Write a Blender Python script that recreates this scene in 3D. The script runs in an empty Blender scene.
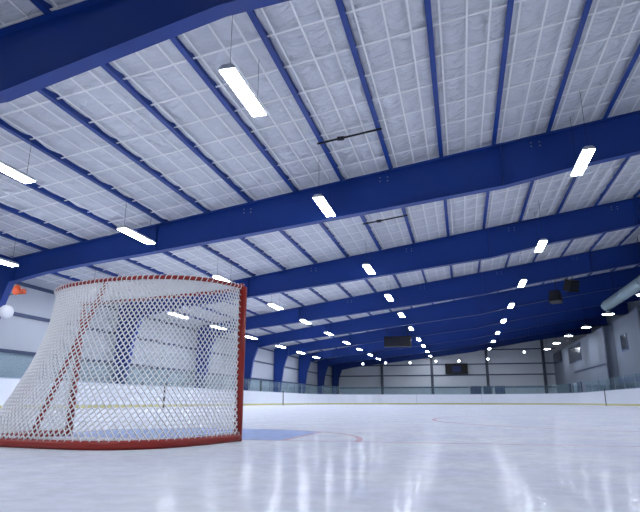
import bpy, bmesh, math, random
from mathutils import Vector, Matrix
random.seed(7)
PI = math.pi
sc = bpy.context.scene
COL = sc.collection

# ------------------------------------------------------------------ camera
CF = 550.0; HOR = 402.0; VPX = 463.0; EYE = 0.30
cd = bpy.data.cameras.new('camera'); cam = bpy.data.objects.new('camera', cd); COL.objects.link(cam)
cd.sensor_width = 36.0; cd.lens = CF / 640.0 * 36.0; cd.clip_start = 0.02; cd.clip_end = 400
cam.location = (0, 0, EYE)
pitch = math.atan((HOR - 256) / CF); yaw = math.atan((VPX - 320) / math.hypot(CF, HOR - 256))
cam.rotation_euler = (PI / 2 + pitch, 0, yaw)
sc.camera = cam
# ------------------------------------------------------------------ world, exposure
w = bpy.data.worlds.new('world'); sc.world = w; w.use_nodes = True
bg = w.node_tree.nodes['Background']; bg.inputs[0].default_value = (0.62, 0.72, 1.0, 1); bg.inputs[1].default_value = 0.25
sc.view_settings.view_transform = 'Standard'; sc.view_settings.look = 'None'
sc.view_settings.gamma = 1; sc.view_settings.use_curve_mapping = False
sc.view_settings.exposure = 1.1
LAMP = 30.0         # strength of every luminaire's diffuser
LAMPCOL = (0.86, 0.91, 1.0, 1)

# ------------------------------------------------------------------ materials
def mat(name, col, rough=0.6, metal=0.0, noise=0.0, nscale=6.0, bump=0.0, bscale=20.0, spec=0.5, coat=0.0):
    m = bpy.data.materials.new(name); m.use_nodes = True
    nt = m.node_tree; b = nt.nodes['Principled BSDF']
    b.inputs['Base Color'].default_value = (*col, 1); b.inputs['Roughness'].default_value = rough
    b.inputs['Metallic'].default_value = metal; b.inputs['Specular IOR Level'].default_value = spec
    tc = nt.nodes.new('ShaderNodeTexCoord')
    if noise:
        n = nt.nodes.new('ShaderNodeTexNoise'); n.inputs['Scale'].default_value = nscale; n.inputs['Detail'].default_value = 4
        nt.links.new(tc.outputs['Object'], n.inputs['Vector'])
        mr = nt.nodes.new('ShaderNodeMapRange'); mr.inputs[3].default_value = 1 - noise; mr.inputs[4].default_value = 1 + noise
        nt.links.new(n.outputs['Fac'], mr.inputs[0])
        mx = nt.nodes.new('ShaderNodeMix'); mx.data_type = 'RGBA'; mx.blend_type = 'MULTIPLY'; mx.inputs[0].default_value = 1
        mx.inputs[6].default_value = (*col, 1); nt.links.new(mr.outputs[0], mx.inputs[7]); nt.links.new(mx.outputs[2], b.inputs['Base Color'])
    if bump:
        n = nt.nodes.new('ShaderNodeTexNoise'); n.inputs['Scale'].default_value = bscale; n.inputs['Detail'].default_value = 5
        nt.links.new(tc.outputs['Object'], n.inputs['Vector'])
        bp = nt.nodes.new('ShaderNodeBump'); bp.inputs['Strength'].default_value = bump; bp.inputs['Distance'].default_value = 0.02
        nt.links.new(n.outputs['Fac'], bp.inputs['Height']); nt.links.new(bp.outputs[0], b.inputs['Normal'])
    return m

def emis(name, col, s):
    m = bpy.data.materials.new(name); m.use_nodes = True
    b = m.node_tree.nodes['Principled BSDF']
    b.inputs['Base Color'].default_value = (0.8, 0.8, 0.8, 1)
    b.inputs['Emission Color'].default_value = col; b.inputs['Emission Strength'].default_value = s
    return m

M = {}
M['blue'] = mat('blue_steel_paint', (0.008, 0.046, 0.27), 0.42, noise=0.08, nscale=3, spec=0.4)
M['girt'] = mat('girt_paint', (0.05, 0.075, 0.16), 0.5, noise=0.1)
M['greycol'] = mat('grey_column_paint', (0.07, 0.085, 0.13), 0.5, noise=0.1)
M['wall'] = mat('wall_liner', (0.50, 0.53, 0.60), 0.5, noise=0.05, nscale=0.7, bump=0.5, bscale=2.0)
M['wallfar_lifted'] = mat('end_wall_liner_brightened', (0.72, 0.76, 0.83), 0.5, noise=0.05, nscale=0.7, bump=0.5, bscale=2.0)  # same wall liner, base colour raised to make up for weaker light there
M['strap'] = mat('insulation_strap', (0.95, 0.95, 0.96), 0.5)
M['room'] = mat('room_drywall', (0.20, 0.235, 0.29), 0.7, noise=0.06, nscale=1.0)
M['dark'] = mat('dark_plastic', (0.004, 0.004, 0.006), 0.5, noise=0.1)
M['board'] = mat('board_plastic', (0.80, 0.83, 0.90), 0.35, noise=0.03, nscale=2)
M['yellow'] = mat('kick_plate_yellow', (0.60, 0.56, 0.22), 0.4, noise=0.06)
M['alu'] = mat('aluminium', (0.35, 0.38, 0.42), 0.35, metal=0.7, noise=0.05)
M['lampbody'] = mat('lamp_housing', (0.55, 0.57, 0.60), 0.4, noise=0.03)
M['red'] = mat('goal_red_paint', (0.34, 0.018, 0.010), 0.36, noise=0.12, nscale=14)
M['twine'] = mat('white_twine', (0.90, 0.90, 0.90), 0.8, noise=0.05, nscale=40)
M['duct'] = mat('galvanised_duct', (0.30, 0.40, 0.44), 0.5, metal=0.3, noise=0.08, nscale=2)
M['concrete'] = mat('rubber_walkway', (0.09, 0.095, 0.11), 0.8, noise=0.15, nscale=3)
M['orange'] = mat('orange_enamel', (0.62, 0.10, 0.03), 0.45, noise=0.15)
M['white'] = mat('white_globe', (0.78, 0.80, 0.84), 0.3, noise=0.03)
M['window'] = mat('dark_window', (0.035, 0.045, 0.065), 0.12, noise=0.2, nscale=1.5)
M['navy'] = mat('navy_panel', (0.012, 0.030, 0.14), 0.4, noise=0.15)
M['pale'] = mat('pale_trim', (0.5, 0.55, 0.65), 0.5, noise=0.05)
M['lamp'] = emis('lamp_diffuser', LAMPCOL, LAMP)
M['lampsmall'] = emis('small_lamp', LAMPCOL, 7.0)
M['screen'] = mat('scoreboard_face', (0.012, 0.013, 0.020), 0.3, noise=0.2, nscale=2)

def glass_mat():
    m = bpy.data.materials.new('rink_glass'); m.use_nodes = True; nt = m.node_tree
    for n in list(nt.nodes): nt.nodes.remove(n)
    out = nt.nodes.new('ShaderNodeOutputMaterial'); tr = nt.nodes.new('ShaderNodeBsdfTransparent')
    tr.inputs[0].default_value = (0.84, 0.91, 0.93, 1)
    gl = nt.nodes.new('ShaderNodeBsdfGlossy'); gl.inputs['Roughness'].default_value = 0.08; gl.inputs['Color'].default_value = (0.8, 0.9, 0.95, 1)
    df = nt.nodes.new('ShaderNodeBsdfDiffuse'); df.inputs['Color'].default_value = (0.45, 0.6, 0.65, 1)
    lw = nt.nodes.new('ShaderNodeLayerWeight'); lw.inputs[0].default_value = 0.5
    fr = nt.nodes.new('ShaderNodeMapRange'); fr.inputs[1].default_value = 0.5; fr.inputs[3].default_value = 0.03; fr.inputs[4].default_value = 0.22; nt.links.new(lw.outputs['Facing'], fr.inputs[0])
    m1 = nt.nodes.new('ShaderNodeMixShader'); m2 = nt.nodes.new('ShaderNodeMixShader')
    nz = nt.nodes.new('ShaderNodeTexNoise'); nz.inputs['Scale'].default_value = 1.2
    mr = nt.nodes.new('ShaderNodeMapRange'); mr.inputs[3].default_value = 0.02; mr.inputs[4].default_value = 0.11
    tc = nt.nodes.new('ShaderNodeTexCoord'); nt.links.new(tc.outputs['Object'], nz.inputs['Vector'])
    nt.links.new(nz.outputs['Fac'], mr.inputs[0]); nt.links.new(mr.outputs[0], m1.inputs[0])
    nt.links.new(tr.outputs[0], m1.inputs[1]); nt.links.new(df.outputs[0], m1.inputs[2])
    nt.links.new(fr.outputs[0], m2.inputs[0]); nt.links.new(m1.outputs[0], m2.inputs[1]); nt.links.new(gl.outputs[0], m2.inputs[2])
    nt.links.new(m2.outputs[0], out.inputs[0])
    return m
M['glass'] = glass_mat()

def insulation_mat():
    m = bpy.data.materials.new('insulation_facing'); m.use_nodes = True; nt = m.node_tree; b = nt.nodes['Principled BSDF']
    b.inputs['Base Color'].default_value = (0.70, 0.72, 0.77, 1); b.inputs['Roughness'].default_value = 0.28
    tc = nt.nodes.new('ShaderNodeTexCoord')
    mp = nt.nodes.new('ShaderNodeMapping'); mp.inputs['Scale'].default_value = (1.4, 3.2, 1)
    nt.links.new(tc.outputs['Object'], mp.inputs[0])
    n1 = nt.nodes.new('ShaderNodeTexNoise'); n1.inputs['Scale'].default_value = 1.3; n1.inputs['Detail'].default_value = 6; n1.inputs['Distortion'].default_value = 1.2
    nt.links.new(mp.outputs[0], n1.inputs['Vector'])
    bp = nt.nodes.new('ShaderNodeBump'); bp.inputs['Strength'].default_value = 1.0; bp.inputs['Distance'].default_value = 0.10
    nt.links.new(n1.outputs['Fac'], bp.inputs['Height']); nt.links.new(bp.outputs[0], b.inputs['Normal'])
    return m
M['insul'] = insulation_mat()

# rink marking positions (painted under the ice)
GX, GY = -2.66, 4.46
def ice_mat():
    m = bpy.data.materials.new('ice'); m.use_nodes = True; nt = m.node_tree; b = nt.nodes['Principled BSDF']
    L = nt.links.new
    def V(op, a, c=None):
        n = nt.nodes.new('ShaderNodeMath'); n.operation = op
        for i, q in enumerate((a, c)):
            if q is None: continue
            if isinstance(q, (int, float)): n.inputs[i].default_value = q
            else: L(q, n.inputs[i])
        return n.outputs[0]
    tc = nt.nodes.new('ShaderNodeTexCoord'); sp = nt.nodes.new('ShaderNodeSeparateXYZ'); L(tc.outputs['Object'], sp.inputs[0])
    X, Y = sp.outputs[0], sp.outputs[1]
    def lt(a, v): return V('LESS_THAN', a, v)
    def gt(a, v): return V('GREATER_THAN', a, v)
    def band(a, c, h): return lt(V('ABSOLUTE', V('SUBTRACT', a, c)), h)
    def AND(a, c): return V('MULTIPLY', a, c)
    def OR(a, c): return V('MAXIMUM', a, c)
    def rad(cx, cy):
        dx = V('SUBTRACT', X, cx); dy = V('SUBTRACT', Y, cy)
        return V('SQRT', V('ADD', V('MULTIPLY', dx, dx), V('MULTIPLY', dy, dy)))
    goal_line = AND(band(Y, GY, 0.025), AND(gt(X, -15.5), lt(X, 10.4)))
    r = rad(GX, GY); ax = V('ABSOLUTE', V('SUBTRACT', X, GX)); front = gt(Y, GY)
    arc = AND(band(r, 1.83, 0.025), front)
    side = AND(band(ax, 1.22, 0.025), AND(front, lt(r, 1.83)))
    crease = AND(AND(front, lt(r, 1.81)), lt(ax, 1.2))
    reds = OR(goal_line, OR(arc, side))
    for cx in (GX - 6.7, GX + 6.7):
        rr = rad(cx, GY + 6.1)
        reds = OR(reds, OR(AND(band(rr, 4.57, 0.03), 1.0), lt(rr, 0.3)))
    reds = OR(reds, band(Y, 31.0, 0.15))
    blues = OR(band(Y, 22.2, 0.15), band(Y, 39.8, 0.15))
    # base tint with soft cloudiness
    n1 = nt.nodes.new('ShaderNodeTexNoise'); n1.inputs['Scale'].default_value = 1.6; n1.inputs['Detail'].default_value = 5
    L(tc.outputs['Object'], n1.inputs['Vector'])
    cr = nt.nodes.new('ShaderNodeValToRGB'); L(n1.outputs['Fac'], cr.inputs[0])
    cr.color_ramp.elements[0].position = 0.4; cr.color_ramp.elements[0].color = (0.78, 0.80, 0.90, 1)
    cr.color_ramp.elements[1].position = 0.6; cr.color_ramp.elements[1].color = (0.86, 0.88, 0.94, 1)
    # skate scratches : two sets of stretched noise
    def scratch(rot, sc_):
        mp = nt.nodes.new('ShaderNodeMapping'); mp.inputs['Rotation'].default_value = (0, 0, rot); mp.inputs['Scale'].default_value = (1.6, 14, 1)
        L(tc.outputs['Object'], mp.inputs[0])
        n = nt.nodes.new('ShaderNodeTexNoise'); n.inputs['Scale'].default_value = sc_; n.inputs['Detail'].default_value = 5; n.inputs['Distortion'].default_value = 0.6
        L(mp.outputs[0], n.inputs['Vector']); return n.outputs['Fac']
    s1, s2, s3 = scratch(0.25, 1.6), scratch(-0.5, 2.2), scratch(0.9, 2.0)
    s = V('MULTIPLY', V('ADD', V('ADD', s1, s2), s3), 0.333)
    frost = nt.nodes.new('ShaderNodeMapRange'); L(s, frost.inputs[0]); frost.inputs[1].default_value = 0.50; frost.inputs[2].default_value = 0.62
    def mix(fac, a, c):
        n = nt.nodes.new('ShaderNodeMix'); n.data_type = 'RGBA'
        if isinstance(fac, (int, float)): n.inputs[0].default_value = fac
        else: L(fac, n.inputs[0])
        for i, q in ((6, a), (7, c)):
            if isinstance(q, tuple): n.inputs[i].default_value = q
            else: L(q, n.inputs[i])
        return n.outputs[2]
    c = mix(V('MULTIPLY', crease, 0.75), cr.outputs[0], (0.36, 0.50, 0.86, 1))
    c = mix(V('MULTIPLY', reds, 0.50), c, (0.55, 0.15, 0.22, 1))
    c = mix(V('MULTIPLY', blues, 0.10), c, (0.2, 0.3, 0.8, 1))
    c = mix(V('MULTIPLY', frost.outputs[0], 0.14), c, (0.80, 0.83, 0.92, 1))
    ro = nt.nodes.new('ShaderNodeMapRange'); L(s, ro.inputs[0]); ro.inputs[1].default_value = 0.4; ro.inputs[2].default_value = 0.62
    ro.inputs[3].default_value = 0.03; ro.inputs[4].default_value = 0.12; 
    df = nt.nodes.new('ShaderNodeBsdfDiffuse'); gl = nt.nodes.new('ShaderNodeBsdfGlossy'); mx = nt.nodes.new('ShaderNodeMixShader')
    L(c, df.inputs['Color']); L(ro.outputs[0], gl.inputs['Roughness']); gl.inputs['Color'].default_value = (0.95, 0.96, 1, 1)
    lw = nt.nodes.new('ShaderNodeLayerWeight'); lw.inputs[0].default_value = 0.25
    fm = nt.nodes.new('ShaderNodeMapRange'); L(lw.outputs['Facing'], fm.inputs[0]); fm.inputs[3].default_value = 0.03; fm.inputs[4].default_value = 0.26
    n5 = nt.nodes.new('ShaderNodeTexNoise'); n5.inputs['Scale'].default_value = 9; n5.inputs['Detail'].default_value = 6; n5.inputs['Roughness'].default_value = 0.7
    L(tc.outputs['Object'], n5.inputs['Vector'])
    pm = nt.nodes.new('ShaderNodeMapRange'); L(n5.outputs['Fac'], pm.inputs[0]); pm.inputs[1].default_value = 0.40; pm.inputs[2].default_value = 0.62; pm.inputs[3].default_value = 0.25; pm.inputs[4].default_value = 1.0
    L(V('MULTIPLY', fm.outputs[0], pm.outputs[0]), mx.inputs[0]); L(df.outputs[0], mx.inputs[1]); L(gl.outputs[0], mx.inputs[2])
    nt.links.new(mx.outputs[0], nt.nodes['Material Output'].inputs[0])
    bp = nt.nodes.new('ShaderNodeBump'); bp.inputs['Strength'].default_value = 0.6; bp.inputs['Distance'].default_value = 0.0028
    n4 = nt.nodes.new('ShaderNodeTexNoise'); n4.inputs['Scale'].default_value = 16; n4.inputs['Detail'].default_value = 4
    L(tc.outputs['Object'], n4.inputs['Vector'])
    L(V('ADD', s, V('MULTIPLY', n4.outputs['Fac'], 0.5)), bp.inputs['Height']); L(bp.outputs[0], gl.inputs['Normal'])
    return m
M['ice'] = ice_mat()

# ------------------------------------------------------------------ mesh helpers
class MB:
    def __init__(s): s.v = []; s.f = []
    def add(s, vs, fs):
        o = len(s.v); s.v += [tuple(q) for q in vs]; s.f += [tuple(i + o for i in f) for f in fs]; return s
    def box(s, a, b):
        x0, y0, z0 = a; x1, y1, z1 = b
        return s.add([(x0, y0, z0), (x1, y0, z0), (x1, y1, z0), (x0, y1, z0), (x0, y0, z1), (x1, y0, z1), (x1, y1, z1), (x0, y1, z1)],
                     [(3, 2, 1, 0), (4, 5, 6, 7), (0, 1, 5, 4), (1, 2, 6, 5), (2, 3, 7, 6), (3, 0, 4, 7)])
    def prism(s, poly, y0, y1):      # polygon in x,z extruded along y
        n = len(poly)
        vs = [(x, y0, z) for x, z in poly] + [(x, y1, z) for x, z in poly]
        fs = [tuple(range(n)), tuple(range(2 * n - 1, n - 1, -1))] + [(i, i + n, (i + 1) % n + n, (i + 1) % n) for i in range(n)]
        return s.add(vs, fs)
    def tube(s, pts, r, n=8, closed=False, rz=None):
        pts = [Vector(p) for p in pts]; N = len(pts); base = len(s.v); up = None
        for i, p in enumerate(pts):
            if closed: t = pts[(i + 1) % N] - pts[i - 1]
            else: t = pts[min(i + 1, N - 1)] - pts[max(i - 1, 0)]
            t.normalize()
            if up is None:
                up = Vector((0, 0, 1)) if abs(t.z) < 0.9 else Vector((1, 0, 0))
            a = t.cross(up).normalized(); u = a.cross(t).normalized(); up = u
            for k in range(n):
                th = 2 * PI * (k + 0.5) / n
                s.v.append(tuple(p + a * (r * math.cos(th)) + u * ((rz or r) * math.sin(th))))
        for i in range(N if closed else N - 1):
            j = (i + 1) % N
            for k in range(n):
                k2 = (k + 1) % n
                s.f.append((base + i * n + k, base + i * n + k2, base + j * n + k2, base + j * n + k))
        if not closed:
            s.f.append(tuple(base + k for k in range(n - 1, -1, -1)))
            s.f.append(tuple(base + (N - 1) * n + k for k in range(n)))
        return s
    def lathe(s, prof, c, n=24, axis='z'):
        base = len(s.v)
        for r, h in prof:
            for k in range(n):
                t = 2 * PI * k / n; p = (r * math.cos(t), r * math.sin(t), h)
                if axis == 'y': p = (p[0], p[2], p[1])
                if axis == 'x': p = (p[2], p[0], p[1])
                s.v.append((c[0] + p[0], c[1] + p[1], c[2] + p[2]))
        for i in range(len(prof) - 1):
            for k in range(n):
                k2 = (k + 1) % n
                s.f.append((base + i * n + k, base + i * n + k2, base + (i + 1) * n + k2, base + (i + 1) * n + k))
        return s
    def build(s, name, m, parent=None, smooth=False, bevel=0.0, kind=None):
        me = bpy.data.meshes.new(name); me.from_pydata(s.v, [], s.f); me.update()
        bm = bmesh.new(); bm.from_mesh(me); bmesh.ops.recalc_face_normals(bm, faces=bm.faces); bm.to_mesh(me); bm.free()
        if smooth:
            for p in me.polygons: p.use_smooth = True
        me.materials.append(m)
        o = bpy.data.objects.new(name, me); COL.objects.link(o)
        if parent: o.parent = parent
        if bevel:
            b = o.modifiers.new('bevel', 'BEVEL'); b.width = bevel; b.segments = 2; b.limit_method = 'ANGLE'
        if kind: o['kind'] = kind
        return o

def tag(o, label, cat, group=None):
    o['label'] = label; o['category'] = cat
    if group: o['group'] = group
    return o
def thing(name, label, cat, loc=(0, 0, 0), rz=0, group=None):
    o = bpy.data.objects.new(name, None); COL.objects.link(o); o.location = loc; o.rotation_euler = (0, 0, rz)
    o.empty_display_size = 0.2
    return tag(o, label, cat, group)
def dup(root, loc, label, rz=None):
    r = root.copy(); COL.objects.link(r); r.location = loc; r['label'] = label
    if rz is not None: r.rotation_euler = (0, 0, rz)
    for ch in list(root.children):
        c = ch.copy(); COL.objects.link(c); c.parent = r
        for g in list(ch.children):
            d = g.copy(); COL.objects.link(d); d.parent = c
    return r
ORD = ['nearest', 'second', 'third', 'fourth', 'fifth', 'sixth', 'seventh', 'eighth', 'ninth', 'tenth', 'eleventh', 'twelfth',
       'thirteenth', 'fourteenth', 'fifteenth', 'sixteenth', 'seventeenth', 'eighteenth', 'nineteenth', 'twentieth', 'twenty-first', 'twenty-second']

# ------------------------------------------------------------------ dimensions
XL, XR, YN, YF = -17.1, 16.0, -16.0, 74.9
def roofz(x): return 7.68 + 0.145 * x
LOW = [(-15.7, 4.52), (-14.3, 4.80), (-13.0, 4.97), (-9.9, 5.28), (-2.4, 6.10), (1.6, 6.55), (4.0, 7.02), (7.7, 7.6), (11.3, 8.1), (XR, 8.55)]
def lowz(x):
    for (a, b), (c, d) in zip(LOW, LOW[1:]):
        if x <= c: return b + (d - b) * (x - a) / (c - a)
    return LOW[-1][1]
FRAMES = [6.8, 16.3, 25.0, 34.0, 42.0, 50.0, 58.3, 66.5, 74.55]
PX = [-0.18 + 1.58 * k for k in range(-10, 11)]
PX = [x for x in PX if XL + 0.2 < x < XR - 0.3]

# ------------------------------------------------------------------ setting
# rink outline
RX0, RX1, RY0, RY1, RC = -15.6, 10.4, -1.2, 64.0, 8.5
def rink_loop(off=0.0, step=0.45):
    x0, x1, y0, y1 = RX0 - off, RX1 + off, RY0 - off, RY1 + off; r = RC + off; pts = []
    for cx, cy, a0 in ((x1 - r, y1 - r, 0), (x0 + r, y1 - r, PI / 2), (x0 + r, y0 + r, PI), (x1 - r, y0 + r, 1.5 * PI)):
        n = 14
        for k in range(n + 1): a = a0 + PI / 2 * k / n; pts.append((cx + r * math.cos(a), cy + r * math.sin(a)))
    return pts
lp = rink_loop(0.02)
ice = MB().add([(x, y, 0.0) for x, y in lp], [tuple(range(len(lp)))]).build('floor', M['ice'], kind='structure')
MB().box((XL - 0.2, YN, -0.30), (XR + 0.2, YF + 0.2, -0.01)).build('floor_walkway', M['concrete'], kind='structure')

# ceiling : facing blankets sagging between straps
BAND = (0.21, 0.74, 1.20, 1.58)
SY = 1.08
def ceiling():
    xs = []
    x = PX[0] - 1.58
    while x < XR + 0.3:
        prev = 0
        for b_ in BAND:
            n = 5
            for k in range(n): xs.append((x + prev + (b_ - prev) * k / n, math.sin(PI * k / n)))
            prev = b_
        x += 1.58
    xs = [q for q in xs if XL - 0.1 < q[0] < XR + 0.1]
    xs[0] = (XL - 0.1, 0)
    ys = []; y = YN
    while y < YF + 0.1:
        for k in range(7): ys.append((y + SY * k / 7, math.sin(PI * k / 7)))
        y += SY
    rnd = random.Random(3)
    vs = []; nx = len(xs)
    ampy = {}
    for j, (y, sy) in enumerate(ys):
        for i, (x, sx) in enumerate(xs):
            key = (j // 7, i // 5)
            if key not in ampy: ampy[key] = rnd.uniform(0.6, 1.25)
            wv = math.sin(x * 5.1 + y * 2.3) * math.sin(y * 6.7 - x * 1.9) * 0.008 + rnd.uniform(-0.006, 0.006)
            d = -0.09 * ampy[key] * (max(sx, 0) ** 0.6) * (max(sy, 0) ** 0.7) + wv
            vs.append((x, y, roofz(x) + 0.175 + d))
    fs = [(j * nx + i, (j + 1) * nx + i, (j + 1) * nx + i + 1, j * nx + i + 1) for j in range(len(ys) - 1) for i in range(nx - 1)]
    o = MB().add(vs, fs).build('ceiling', M['insul'], smooth=True, kind='structure')
    st = MB()
    y = YN + SY
    while y < YF:
        x0, x1 = XL, XR
        z0, z1 = roofz(x0) + 0.060, roofz(x1) + 0.060
        h = 0.026
        st.add([(x0, y - h, z0), (x1, y - h, z1), (x1, y + h, z1), (x0, y + h, z0), (x0, y - h, z0 + 0.012), (x1, y - h, z1 + 0.012), (x1, y + h, z1 + 0.012), (x0, y + h, z0 + 0.012)],
               [(3, 2, 1, 0), (4, 5, 6, 7), (0, 1, 5, 4), (1, 2, 6, 5), (2, 3, 7, 6), (3, 0, 4, 7)])
        y += SY
    st.build('insulation_strap', M['strap'], o, kind='stuff')
    st = MB()
    for px in [PX[0] - 1.58] + PX:
        for b_ in BAND[:3]:
            x = px + b_
            if XL < x < XR:
                z = roofz(x) + 0.048; st.box((x - 0.02, YN, z), (x + 0.02, YF, z + 0.01))
    st.build('insulation_strap', M['strap'], o, kind='stuff')
    # roof deck above the blankets keeps daylight out
    MB().add([(XL - 0.3, YN, roofz(XL) + 0.33), (XR + 0.3, YN, roofz(XR) + 0.33), (XR + 0.3, YF + 0.3, roofz(XR) + 0.33), (XL - 0.3, YF + 0.3, roofz(XL) + 0.33)],
             [(0, 1, 2, 3)]).build('roof_deck', M['alu'], o, kind='structure')
ceiling()

# walls
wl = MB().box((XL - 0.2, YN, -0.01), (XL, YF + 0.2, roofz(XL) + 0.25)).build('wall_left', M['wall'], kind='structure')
wf = MB().prism([(XL, -0.01), (XR, -0.01), (XR, roofz(XR) + 0.25), (XL, roofz(XL) + 0.25)], YF, YF + 0.2).build('wall_far', M['wallfar_lifted'], kind='structure')
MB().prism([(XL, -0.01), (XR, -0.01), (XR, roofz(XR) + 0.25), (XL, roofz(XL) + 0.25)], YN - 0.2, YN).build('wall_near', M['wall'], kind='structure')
wr = MB().box((XR, YN, -0.01), (XR + 0.2, YF + 0.2, roofz(XR) + 0.25)).build('wall_right', M['room'], kind='structure')
# wall girts
def girt(parent, a, b): MB().box(a, b).build('girt', M['girt'], parent, kind='structure')
for z in (2.15, 3.62, 4.86): girt(wl, (XL, YN, z), (XL + 0.10, YF, z + 0.13))
for z in (2.05, 3.60, 4.95, 6.75): girt(wf, (XL if z < 5.1 else -8.0, YF - 0.10, z), (11.6, YF, z + 0.14))
# blanket seams on the walls are slim vertical trims
for x in (-16.3, -10.25, -3.7, 3.25, 10.1):
    MB().box((x - 0.17, YF - 0.34, -0.01), (x + 0.17, YF - 0.101, lowz(x) + 0.1)).build('trim_end_column', M['greycol'], kind='structure')

# upstairs room on the right and the wall below it
RWX = 11.3
room = MB().box((RWX, 48.4, -0.01), (RWX + 3.6, YF - 0.12, 6.15)).build('wall_right_room', M['room'], kind='structure')
room2 = MB().box((12.0, 20.0, -0.01), (12.2, 48.39, 6.5)).build('wall_right_lobby', M['room'], kind='structure')
MB().box((RWX - 0.10, 48.5, 3.22), (RWX, 62.0, 3.30)).build('trim_room_ledge', M['girt'], kind='structure')
MB().box((RWX - 0.14, 48.1, -0.01), (RWX - 0.001, 48.39, 6.15)).build('trim_room_corner', M['greycol'], kind='structure')
def window(n, x, y0, y1, z0, z1):
    f = MB().box((x - 0.05, y0, z0), (x - 0.001, y1, z1)).build('window_%d' % n, M['girt'], kind='structure')
    MB().box((x - 0.06, y0 + 0.12, z0 + 0.12), (x - 0.05, y1 - 0.12, z1 - 0.12)).build('pane', M['window'], f, kind='structure')
    return f
window(1, RWX, 68.6, 74.0, 4.75, 6.1)
window(2, RWX, 57.9, 64.2, 4.2, 5.9)
window(3, 12.0, 44.9, 46.6, 4.0, 5.25)
for y in (40.6, 33.5): MB().box((11.7, y - 0.15, -0.01), (11.999, y + 0.15, 6.5)).build('trim_lobby_column', M['greycol'], kind='structure')
MB().box((11.75, 30.0, 1.62), (11.999, 48.0, 2.02)).build('trim_lobby_base', M['navy'], kind='structure')

# ------------------------------------------------------------------ steel frames
BLUE = M['blue']
def steel_frame(y, k):
    t = thing('steel_frame', 'blue steel roof beam on a tapered column, %s from the camera' % ('nearest one' if k == 0 else ORD[k] if k < len(FRAMES) - 1 else 'farthest'),
              'roof frame', (0, y, 0), 0, 'blue steel frames across the rink')
    low = LOW if k else LOW[:4] + [(-7.3, 5.33), (-3.3, 6.28), (1.6, 6.70)] + LOW[6:]
    top = [(XR, roofz(XR)), (-15.7, roofz(-15.7))]
    MB().prism(low + top, -0.006, 0.006).build('beam_web', BLUE, t)
    fw, ft = 0.14, 0.016
    mb = MB()
    for (a, b), (c, d) in zip(low, low[1:]):
        mb.prism([(a, b - ft), (c, d - ft), (c, d), (a, b)], -fw, fw)
    mb.build('bottom_flange', BLUE, t)
    a, b = XL + 0.25, roofz(XL + 0.25); c, d = XR, roofz(XR)
    MB().prism([(a, b - ft), (c, d - ft), (c, d), (a, b)], -fw, fw).build('top_flange', BLUE, t)
    # tapered column
    colm = MB().prism([(XL + 0.10, -0.01), (-16.55, -0.01), (-16.08, 3.4), (-15.7, 4.52), (-15.7, roofz(-15.7) - 0.02), (XL + 0.10, roofz(XL + 0.1) - 0.02)], -0.006, 0.006)
    colm.prism([(-16.55, -0.01), (-16.53, -0.01), (-16.06, 3.4), (-15.685, 4.52), (-15.705, 4.52), (-16.08, 3.4)], -fw, fw)
    colm.prism([(XL + 0.10, -0.01), (XL + 0.115, -0.01), (XL + 0.115, roofz(XL) - 0.02), (XL + 0.10, roofz(XL) - 0.02)], -fw, fw)
    colm.build('column', BLUE, t)
    # stiffeners and bolts
    for x in (-15.6, -9.9, 1.6, 7.7):
        z0, z1 = lowz(x), roofz(x) - ft
        MB().box((x - 0.008, -0.125, z0), (x + 0.008, -0.006, z1)).build('stiffener_plate', BLUE, t)
    if 0 < k < 4:
        for x in (-6.6, -2.0, 2.6, 6.9):
            for dx in (-0.12, 0.12):
                for dz in (0.18, 0.30):
                    MB().lathe([(0.0, -0.02), (0.02, -0.02), (0.02, 0)], (x + dx, -0.006, roofz(x) - dz), 6, 'y').build('bolt', M['alu'], t)
    # flange brace angles up to the purlins
    return t
frames = [steel_frame(y, k) for k, y in enumerate(FRAMES)]

# ------------------------------------------------------------------ purlins
for k, x in enumerate(PX):
    z = roofz(x) + 0.004
    mb = MB()
    mb.box((x - 0.06, YN, z + 0.0), (x + 0.06, YF, z + 0.012))          # bottom flange
    mb.box((x + 0.033, YN, z + 0.012), (x + 0.045, YF, z + 0.20))         # web
    mb.box((x - 0.045, YN, z + 0.012), (x - 0.037, YF, z + 0.03))         # lip
    o = mb.build('roof_purlin', BLUE)
    tag(o, 'slim blue roof purlin running down the rink, %s from the left wall' % (ORD[k] if k else 'first'), 'purlin', 'blue roof purlins')

# dark sag bars between purlins
def sag(x0, x1, y, lab):
    z0, z1 = roofz(x0) - 0.03, roofz(x1) - 0.03
    t = thing('sag_bar', lab, 'brace', ((x0 + x1) / 2, y, (z0 + z1) / 2), 0, 'dark bars between the purlins')
    dx = (x1 - x0) / 2; dz = (z1 - z0) / 2
    MB().tube([(-dx - 0.1, 0, -dz), (dx + 0.1, 0, dz)], 0.028, 8).build('rod', M['dark'], t)
    MB().lathe([(0, -0.09), (0.06, -0.09), (0.06, 0.09), (0, 0.09)], (-dx * 0.3, 0, -dz * 0.3), 8, 'x').build('coupling', M['dark'], t)
sag(PX[8] - 0.0, PX[9], 13.4, 'dark bar with a coupling between two purlins, ahead of the hanging light')
sag(PX[8], PX[9], 20.7, 'dark bar with a coupling between purlins just beyond the second roof beam')

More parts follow.
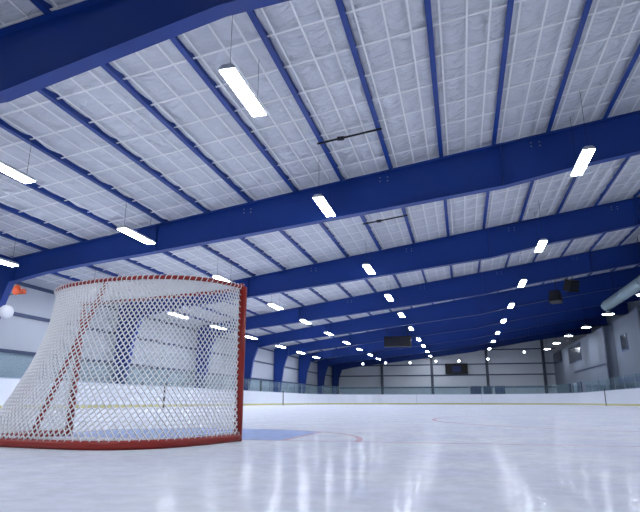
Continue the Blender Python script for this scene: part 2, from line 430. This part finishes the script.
# ------------------------------------------------------------------ luminaires
def make_light(label, hang):
    t = thing('ceiling_light', label, 'light', (0, 0, 0), 0, 'long rink ceiling lights')
    L_, W_ = 0.82, 0.14
    MB().prism([(-W_ * 0.6, 0.09), (-W_ - 0.012, 0.03), (-W_ - 0.012, -0.008), (W_ + 0.012, -0.008), (W_ + 0.012, 0.03), (W_ * 0.6, 0.09)], -L_ - 0.015, L_ + 0.015).build('housing', M['lampbody'], t)
    MB().box((-W_, -L_, -0.034), (W_, L_, -0.0085)).build('diffuser', M['lamp'], t, bevel=0.006)
    for sy in (-1, 1):
        MB().tube([(0, sy * L_ * 0.85, 0.085), (0, sy * L_ * 0.85, hang)], 0.0045, 5).build('hanger_wire', M['dark'], t)
    return t
ROWS = [
 ('row left of centre', -3.65, 5.95, [-6.5, 1.0, 8.65, 15.1, 23.4, 30.4, 37.0, 44.3, 52.3, 58.6, 65.6, 71.9]),
 ('row right of centre', 3.48, 6.46, [-8.0, -0.4, 7.0, 14.8, 23.2, 30.7, 38.0, 45.3, 53.2, 60.8, 69.4]),
 ('outer left row', -9.45, 5.26, [-5.5, 1.5, 9.1, 14.4, 21.0, 27.8, 33.8, 40.3, 47.0, 53.4, 60.0, 66.2]),
 ('outer right row', 9.3, 7.2, [-4.0, 4.0, 12.0, 20.0]),
 ('row over the left boards', -13.95, 4.62, [13.7, 19.3, 25.6, 30.5, 36.0, 42.6, 48.4, 54.0]),
]
for rn, x, z, ys in ROWS:
    hang = roofz(x) - z
    proto = None
    for k, y in enumerate(ys):
        hid = [q for q in ys if q < 8 or rn.startswith('outer right')]; vis = [q for q in ys if q not in hid]
        if y in hid: lab = 'long ceiling light above and behind the view, %s in the %s' % (ORD[hid.index(y)], rn)
        else: lab = 'long white ceiling light, %s one in the %s' % (ORD[vis.index(y)], rn)
        if vis and y == vis[0] and x == -3.65: lab = 'largest white ceiling light, hanging by wires near the top'
        if vis and y == vis[0] and x == 3.48: lab = 'large white ceiling light at upper right before the second beam'
        if proto is None:
            proto = make_light(lab, hang); proto.location = (x, y, z)
        else: dup(proto, (x, y, z), lab)
# lights behind the camera belong to the same rows
# round lights below the duct on the right
def round_light(label, hang=2.9):
    t = thing('round_light', label, 'light', (0, 0, 0), 0, 'round lights along the right side')
    MB().lathe([(0.0, 0.20), (0.10, 0.20), (0.14, 0.08), (0.36, 0.03), (0.37, -0.02), (0.34, -0.02)], (0, 0, 0), 24).build('housing', M['lampbody'], t, smooth=False)
    MB().lathe([(0.0, -0.055), (0.2, -0.05), (0.335, -0.02), (0.335, -0.012)], (0, 0, 0), 24).build('diffuser', M['lamp'], t, smooth=True)
    MB().tube([(0, 0, 0.19), (0, 0, hang)], 0.012, 5).build('hanger_wire', M['dark'], t)
    return t
proto = None
for k, (x, y, z) in enumerate([(9.7, 32.2, 5.85), (9.55, 39.2, 5.85), (9.8, 47.2, 6.0), (9.5, 53.0, 6.0), (9.45, 59.6, 6.0), (9.45, 66.1, 6.0)]):
    lab = 'round white high bay light on the right, %s from the camera' % ORD[k]
    if k == 0: proto = round_light(lab, 0.36); proto.location = (x, y, z)
    elif k == 2: proto = round_light(lab); proto.location = (x, y, z)
    else: dup(proto, (x, y, z), lab)
# wall lights across the end wall
def wall_light(label):
    t = thing('wall_light', label, 'light', (0, 0, 0), 0, 'small lights across the end wall')
    MB().box((-0.20, 0.0, -0.16), (0.20, 0.16, 0.2)).build('housing', M['lampbody'], t, bevel=0.02)
    MB().lathe([(0.0, -0.07), (0.08, -0.05), (0.13, 0.0)], (0, 0.0, 0.0), 16, 'y').build('diffuser', M['lampsmall'], t, smooth=True)
    return t
proto = None
for k, (x, z) in enumerate([(-12.76, 5.26), (-9.7, 5.34), (-6.47, 5.30), (-3.1, 5.43), (-0.17, 5.44), (3.45, 5.6), (7.91, 6.4)]):
    lab = 'small bright light high on the end wall, %s from the left' % (ORD[k] if k else 'first')
    if proto is None: proto = wall_light(lab); proto.location = (x, YF - 0.26 - 0.101, z)
    else: dup(proto, (x, YF - 0.26 - 0.101, z), lab)

# ------------------------------------------------------------------ boards
def offset_pts(off): return rink_loop(off)
def strip(name, o0, o1, z0, z1, m, parent):
    a, b = offset_pts(o0), offset_pts(o1); n = len(a); vs = []
    for p, q in zip(a, b): vs += [(p[0], p[1], z0), (p[0], p[1], z1), (q[0], q[1], z1), (q[0], q[1], z0)]
    fs = []
    for i in range(n):
        j = (i + 1) % n
        for k in range(4):
            k2 = (k + 1) % 4; fs.append((i * 4 + k, j * 4 + k, j * 4 + k2, i * 4 + k2))
    return MB().add(vs, fs).build(name, m, parent)
BT = 1.10
db = thing('dasher_boards', 'long white rink boards with yellow kick strip around the ice', 'rink boards', (RX0, RY1 - RC, 0)); db.location = (0, 0, 0)
strip('board_panel', 0.0, 0.06, -0.005, BT, M['board'], db)
strip('kick_strip', -0.012, -0.0005, 0.05, 0.18, M['yellow'], db)
strip('cap_rail', -0.02, 0.12, BT + 0.0005, BT + 0.035, M['pale'], db)
for x, y in ((RX0 + 0.012, 48.5), (RX0 + 0.012, 27.6), (RX1 - 0.012, 46.6)):
    MB().box((x - 0.02, y - 0.06, 0.01), (x + 0.02, y + 0.06, BT + 0.16)).build('gate_gap', M['dark'], db)
for x, y in ((RX0 + 0.012, 18.0), (RX0 + 0.012, 38.0), (RX1 - 0.012, 34.0)):
    MB().box((x - 0.004, y - 0.01, 0.21), (x + 0.004, y + 0.01, BT)).build('panel_seam', M['alu'], db)
for x in (-5.0, 2.0): MB().box((x - 0.015, RY1 - 0.006, 0.21), (x + 0.015, RY1 - 0.001, BT)).build('panel_seam', M['alu'], db)

# glass shield
gs = thing('rink_glass', 'clear bluish glass shield panes standing on top of the rink boards', 'glass')
loop = rink_loop(0.055)
def along(pts, step):
    out = []; acc = 0.0; n = len(pts)
    out.append(pts[0])
    for i in range(n):
        a = Vector(pts[i]); b = Vector(pts[(i + 1) % n]); L_ = (b - a).length; d = step - acc
        while d <= L_:
            p = a + (b - a) * (d / L_); out.append((p.x, p.y)); d += step
        acc = (acc + L_) % step
    return out
GT = 1.98
pp = along(loop, 2.44)
for a, b in zip(pp, pp[1:]):
    if a[1] < 9 and b[1] < 9: continue
    A = Vector((a[0], a[1])); B = Vector((b[0], b[1])); d = (B - A).normalized(); nrm = Vector((-d.y, d.x)) * 0.006
    A2, B2 = A + d * 0.03, B - d * 0.03
    q = [(A2 + nrm), (B2 + nrm), (B2 - nrm), (A2 - nrm)]
    MB().add([(v.x, v.y, BT + 0.036) for v in q] + [(v.x, v.y, GT) for v in q], [(3, 2, 1, 0), (4, 5, 6, 7), (0, 1, 5, 4), (1, 2, 6, 5), (2, 3, 7, 6), (3, 0, 4, 7)]).build('glass_pane', M['glass'], gs)
    MB().box((a[0] - 0.025, a[1] - 0.025, BT + 0.036), (a[0] + 0.025, a[1] + 0.025, GT + 0.02)).build('shield_post', M['alu'], gs)
for (x, y0, y1, z) in ((RX0 - 0.1, 49.0, 56.0, GT + 0.03),):
    MB().box((x - 0.03, y0, z), (x + 0.03, y1, z + 0.09)).build('dark_top_rail', M['girt'], gs)
MB().box((RX0 - 0.14, 42.9, BT + 0.04), (RX0 - 0.09, 43.1, GT)).build('gate_post', M['dark'], gs)

# navy doors beyond the end boards
def door_panel(n, x0, x1, y, ax='x'):
    d = MB().box((x0, y - 0.05, -0.01), (x1, y, 2.25)).build('door_%d' % n, M['navy'], kind='structure')
    MB().box((x0 + 0.0, y - 0.07, -0.01), (x0 + 0.12, y - 0.05, 2.25)).build('door_edge', M['pale'], d, kind='structure')
for n, (a, b) in enumerate(((0.9, 2.35), (2.5, 3.75), (3.9, 5.2))): door_panel(n + 1, a, b, YF - 0.36)
for n, (y0, y1) in enumerate(((59.5, 61.0), (62.0, 63.2), (65.0, 66.2))):
    MB().box((RWX - 0.08, y0, -0.01), (RWX - 0.001, y1, 2.2)).build('door_%d' % (n + 4), M['navy'] if n != 1 else M['pale'], kind='structure')

# ------------------------------------------------------------------ scoreboards, speakers, duct
t = thing('hanging_scoreboard', 'black scoreboard box hung over centre ice', 'scoreboard', (-5.4, 50.0 - 1.0, 5.06))
t.location = (-5.25, 48.9, 4.98)
MB().box((-1.17, -0.2, 0), (1.17, 0.2, 0.92)).build('cabinet', M['dark'], t, bevel=0.02)
MB().box((-1.07, -0.215, 0.09), (1.07, -0.201, 0.83)).build('display_face', M['screen'], t)
for s in (-0.9, 0.9): MB().tube([(s, 0, 0.92), (s, 0, roofz(-5.3) - 5.0)], 0.02, 5).build('hanger_wire', M['dark'], t)
t = thing('wall_scoreboard', 'dark wide scoreboard mounted on the end wall', 'scoreboard', (-0.55, YF - 0.105, 3.78))
MB().box((-1.42, -0.22, 0), (1.42, 0, 1.35)).build('cabinet', M['dark'], t, bevel=0.02)
MB().box((-0.55, -0.235, 0.25), (0.55, -0.221, 1.05)).build('display_face', M['navy'], t)
def speaker(label, loc, rz, tilt):
    t = thing('hanging_speaker', label, 'speaker', loc, rz, 'black ceiling speakers')
    t.rotation_euler = (tilt, 0, rz)
    MB().prism([(-0.38, -0.34), (0.38, -0.34), (0.30, 0.40), (-0.30, 0.40)], -0.35, 0.30).build('cabinet', M['dark'], t, bevel=0.02)
    MB().box((-0.31, -0.37, -0.28), (0.31, -0.351, 0.32)).build('grille', M['screen'], t)
    MB().tube([(0, 0, 0.40), (0, 0, roofz(loc[0]) - loc[2] - 0.05)], 0.025, 6).build('hanger_bar', M['dark'], t)
speaker('black loudspeaker under the roof, upper right one of the pair', (7.25, 37.8, 7.55), 0.5, 0.35)
speaker('black loudspeaker under the roof, lower left one of the pair', (6.38, 38.6, 6.98), -0.4, -0.2)

t = thing('air_duct', 'grey round air duct under the roof at the right edge', 'duct', (9.75, 25.0, 6.55))
mb = MB(); R_ = 0.33
mb.lathe([(R_ - 0.03, 15.2), (R_, 15.2), (R_, -15)], (0, 0, 0), 24, 'y').build('duct_run', M['duct'], t, smooth=False)
for y in (-5, -1, 3, 7, 11, 14.9):
    MB().lathe([(R_, y - 0.03), (R_ + 0.02, y - 0.03), (R_ + 0.02, y + 0.03), (R_, y + 0.03)], (0, 0, 0), 24, 'y').build('joint_ring', M['duct'], t)
for y in (1, 7, 13): MB().tube([(0, y, R_), (0, y, roofz(9.75) - 6.6)], 0.015, 5).build('hanger_wire', M['dark'], t)
# orange horn and white globe on the left
t = horn = thing('horn_speaker', 'orange horn bracketed beside the left column over the white globe', 'horn', (-14.75, 15.7, 3.97))
horn.scale = (0.8, 0.8, 0.8)
MB().lathe([(0.04, 0.0), (0.06, -0.10), (0.10, -0.22), (0.22, -0.36), (0.20, -0.36), (0.07, -0.2)], (0.2, 0, 0.05), 18, 'y').build('bell', M['orange'], t, smooth=True)
MB().box((-0.25, -0.08, -0.05), (0.28, 0.12, 0.16)).build('driver', M['orange'], t, bevel=0.02)
MB().tube([(-0.2, 0.1, 0.05), (-1.10, 0.60, 0.05)], 0.03, 6).build('bracket', M['girt'], t)
t = thing('globe', 'white ball shaped globe at the left edge below the orange horn', 'globe', (-15.45, 16.0, 3.38))
prof = [(0.24 * math.sin(a), -0.24 * math.cos(a)) for a in [PI * k / 14 for k in range(15)]]
MB().lathe(prof, (0, 0, 0), 22).build('ball', M['white'], t, smooth=True)
MB().tube([(-0.22, 0, 0), (-0.42, 0.12, 0)], 0.03, 6).build('bracket', M['girt'], t)

# ------------------------------------------------------------------ hockey goal
GROT = math.radians(-9.8)
goal = thing('hockey_goal', 'red framed ice hockey goal with white net seen from behind', 'goal', (GX, GY, 0), GROT)
# local axes: +x right post, -y towards the back
HW, HG, RP = 0.915, 1.245, 0.035
def dcurve(depth, half, rc, z, n=12, e0=0.0):
    """open D path from left post round the back to the right post"""
    pts = [(-HW, e0)]
    # superellipse shaped back
    N = 60
    for k in range(N + 1):
        a = PI * k / N
        c, s_ = math.cos(a), math.sin(a)
        x = -half * math.copysign(abs(c) ** rc, c); e = depth * (abs(s_) ** rc)
        pts.append((x, e))
    pts.append((HW, e0))
    return [(x, -e, z) for x, e in pts]
def resample(pts, n):
    P = [Vector(p) for p in pts]; d = [0]
    for a, b in zip(P, P[1:]): d.append(d[-1] + (b - a).length)
    out = []; j = 0
    for i in range(n):
        t_ = d[-1] * i / (n - 1)
        while j < len(P) - 2 and d[j + 1] < t_: j += 1
        L_ = d[j + 1] - d[j]; f = (t_ - d[j]) / L_ if L_ > 1e-9 else 0
        out.append(P[j].lerp(P[j + 1], min(max(f, 0), 1)))
    return out
base_c = resample(dcurve(1.17, 0.93, 0.55, 0.030), 90)
shelf_c = resample(dcurve(0.69, 0.90, 0.82, HG), 90)
for s_ in (-1, 1):
    MB().tube([(s_ * HW, 0, 0.0), (s_ * HW, 0, HG)], RP, 14).build('post', M['red'], goal, smooth=True)
MB().tube([(-HW, 0, HG), (HW, 0, HG)], RP, 14).build('crossbar', M['red'], goal, smooth=True)
MB().tube(shelf_c, 0.017, 10).build('top_shelf_bar', M['red'], goal, smooth=True)
MB().tube(base_c, 0.030, 12).build('base_bar', M['red'], goal, smooth=True)
bb = MB().tube([(0.05, -0.67, HG), (0.04, -0.68, HG - 0.05), (-0.05, -1.12, 0.05)], 0.021, 10).build('back_support', M['red'], goal, smooth=True)

def netsurf(u, v):
    """u along the shelf or base path, v from top (0) to bottom (1)"""
    a = shelf_n[u]; b = base_n[u]
    c_ = math.sin(PI * u / NU) ** 8
    f = v ** (1.9 - 0.9 * c_); f += 0.10 * c_ * math.sin(PI * v) * 0.9
    p = a.lerp(b, f); z = a.z + (b.z - a.z) * v
    return Vector((p.x, p.y, z))
NU, NV = 150, 46
shelf_n = resample(shelf_c, NU + 1); base_n = resample(base_c, NU + 1)
rn = random.Random(11)
lat = {}
for i in range(NU + 1):
    for j in range(NV + 1):
        if (i + j) % 2 == 0 or j in (0, NV):
            p = netsurf(i, j / NV)
            if 0 < j < NV: p += Vector((rn.uniform(-1, 1), rn.uniform(-1, 1), rn.uniform(-1, 1))) * 0.0018
            lat[(i, j)] = p
def twine(mb, a, b, r):
    t_ = (b - a); L_ = t_.length
    if L_ < 1e-5: return
    t_ /= L_; up = Vector((0, 0, 1)) if abs(t_.z) < 0.9 else Vector((1, 0, 0))
    x = t_.cross(up).normalized(); y = x.cross(t_)
    o = len(mb.v)
    for p in (a, b):
        for k in range(4):
            th = PI / 2 * k + 0.4; mb.v.append(tuple(p + x * (r * math.cos(th)) + y * (r * math.sin(th))))
    for k in range(4): mb.f.append((o + k, o + (k + 1) % 4, o + 4 + (k + 1) % 4, o + 4 + k))
net = MB(); TR = 0.0052
for (i, j), p in lat.items():
    if (i + j) % 2: continue
    for di in (-1, 1):
        q = lat.get((i + di, j + 1))
        if q is not None and (i + di + j + 1) % 2 == 0: twine(net, p, q, TR)
# top net inside the shelf
step = 0.030
def inside(x, e):
    if e < 0 or e > 0.69 or abs(x) > 0.915: return False
    return (abs(x) / 0.90) ** (2 / 0.82) + (e / 0.69) ** (2 / 0.82) <= 1.0
def topz(x, e): return HG - 0.006 - 0.035 * max(0, 1 - (x / 0.9) ** 2) * math.sin(PI * min(e / 0.69, 1))
n = int(1.9 / step)
for i in range(-n, n + 1):
    for j in range(0, int(0.80 / step) + 1):
        if (i + j) % 2: continue
        x, e = i * step, j * step
        if not inside(x, e): continue
        for di in (-1, 1):
            x2, e2 = (i + di) * step, (j + 1) * step
            if inside(x2, e2) or inside((x + x2) / 2, (e + e2) / 2):
                twine(net, Vector((x, -e, topz(x, e))), Vector((x2, -e2, topz(x2, e2))), TR)
net.build('net', M['twine'], goal)
# lacing around the pipes
def lacing(path, r, pitch, tr, name='lacing', zz=0.0):
    P = resample(path, int(sum((Vector(a) - Vector(b)).length for a, b in zip(path, path[1:])) / (pitch / 6)))
    mb = MB(); pts = []
    for i, p in enumerate(P):
        t_ = (P[min(i + 1, len(P) - 1)] - P[max(i - 1, 0)]).normalized()
        up = Vector((0, 0, 1)) if abs(t_.z) < 0.9 else Vector((0, 1, 0))
        x = t_.cross(up).normalized(); y = x.cross(t_); th = 2 * PI * i / 6
        pts.append(p + x * (r * math.cos(th)) + y * (r * math.sin(th) + zz))
    for a, b in zip(pts, pts[1:]): twine(mb, a, b, tr)
    return mb.build(name, M['twine'], goal)
lacing(shelf_c, 0.022, 0.045, 0.0042)
lacing([tuple(v) for v in base_c], 0.020, 0.06, 0.0038, zz=0.024)
lacing([(-HW, 0, HG), (HW, 0, HG)], 0.034, 0.06, 0.004)
for s_ in (-1, 1): lacing([(s_ * HW - s_ * 0.006, -0.028, 0.03), (s_ * HW - s_ * 0.006, -0.028, HG)], 0.012, 0.05, 0.004)
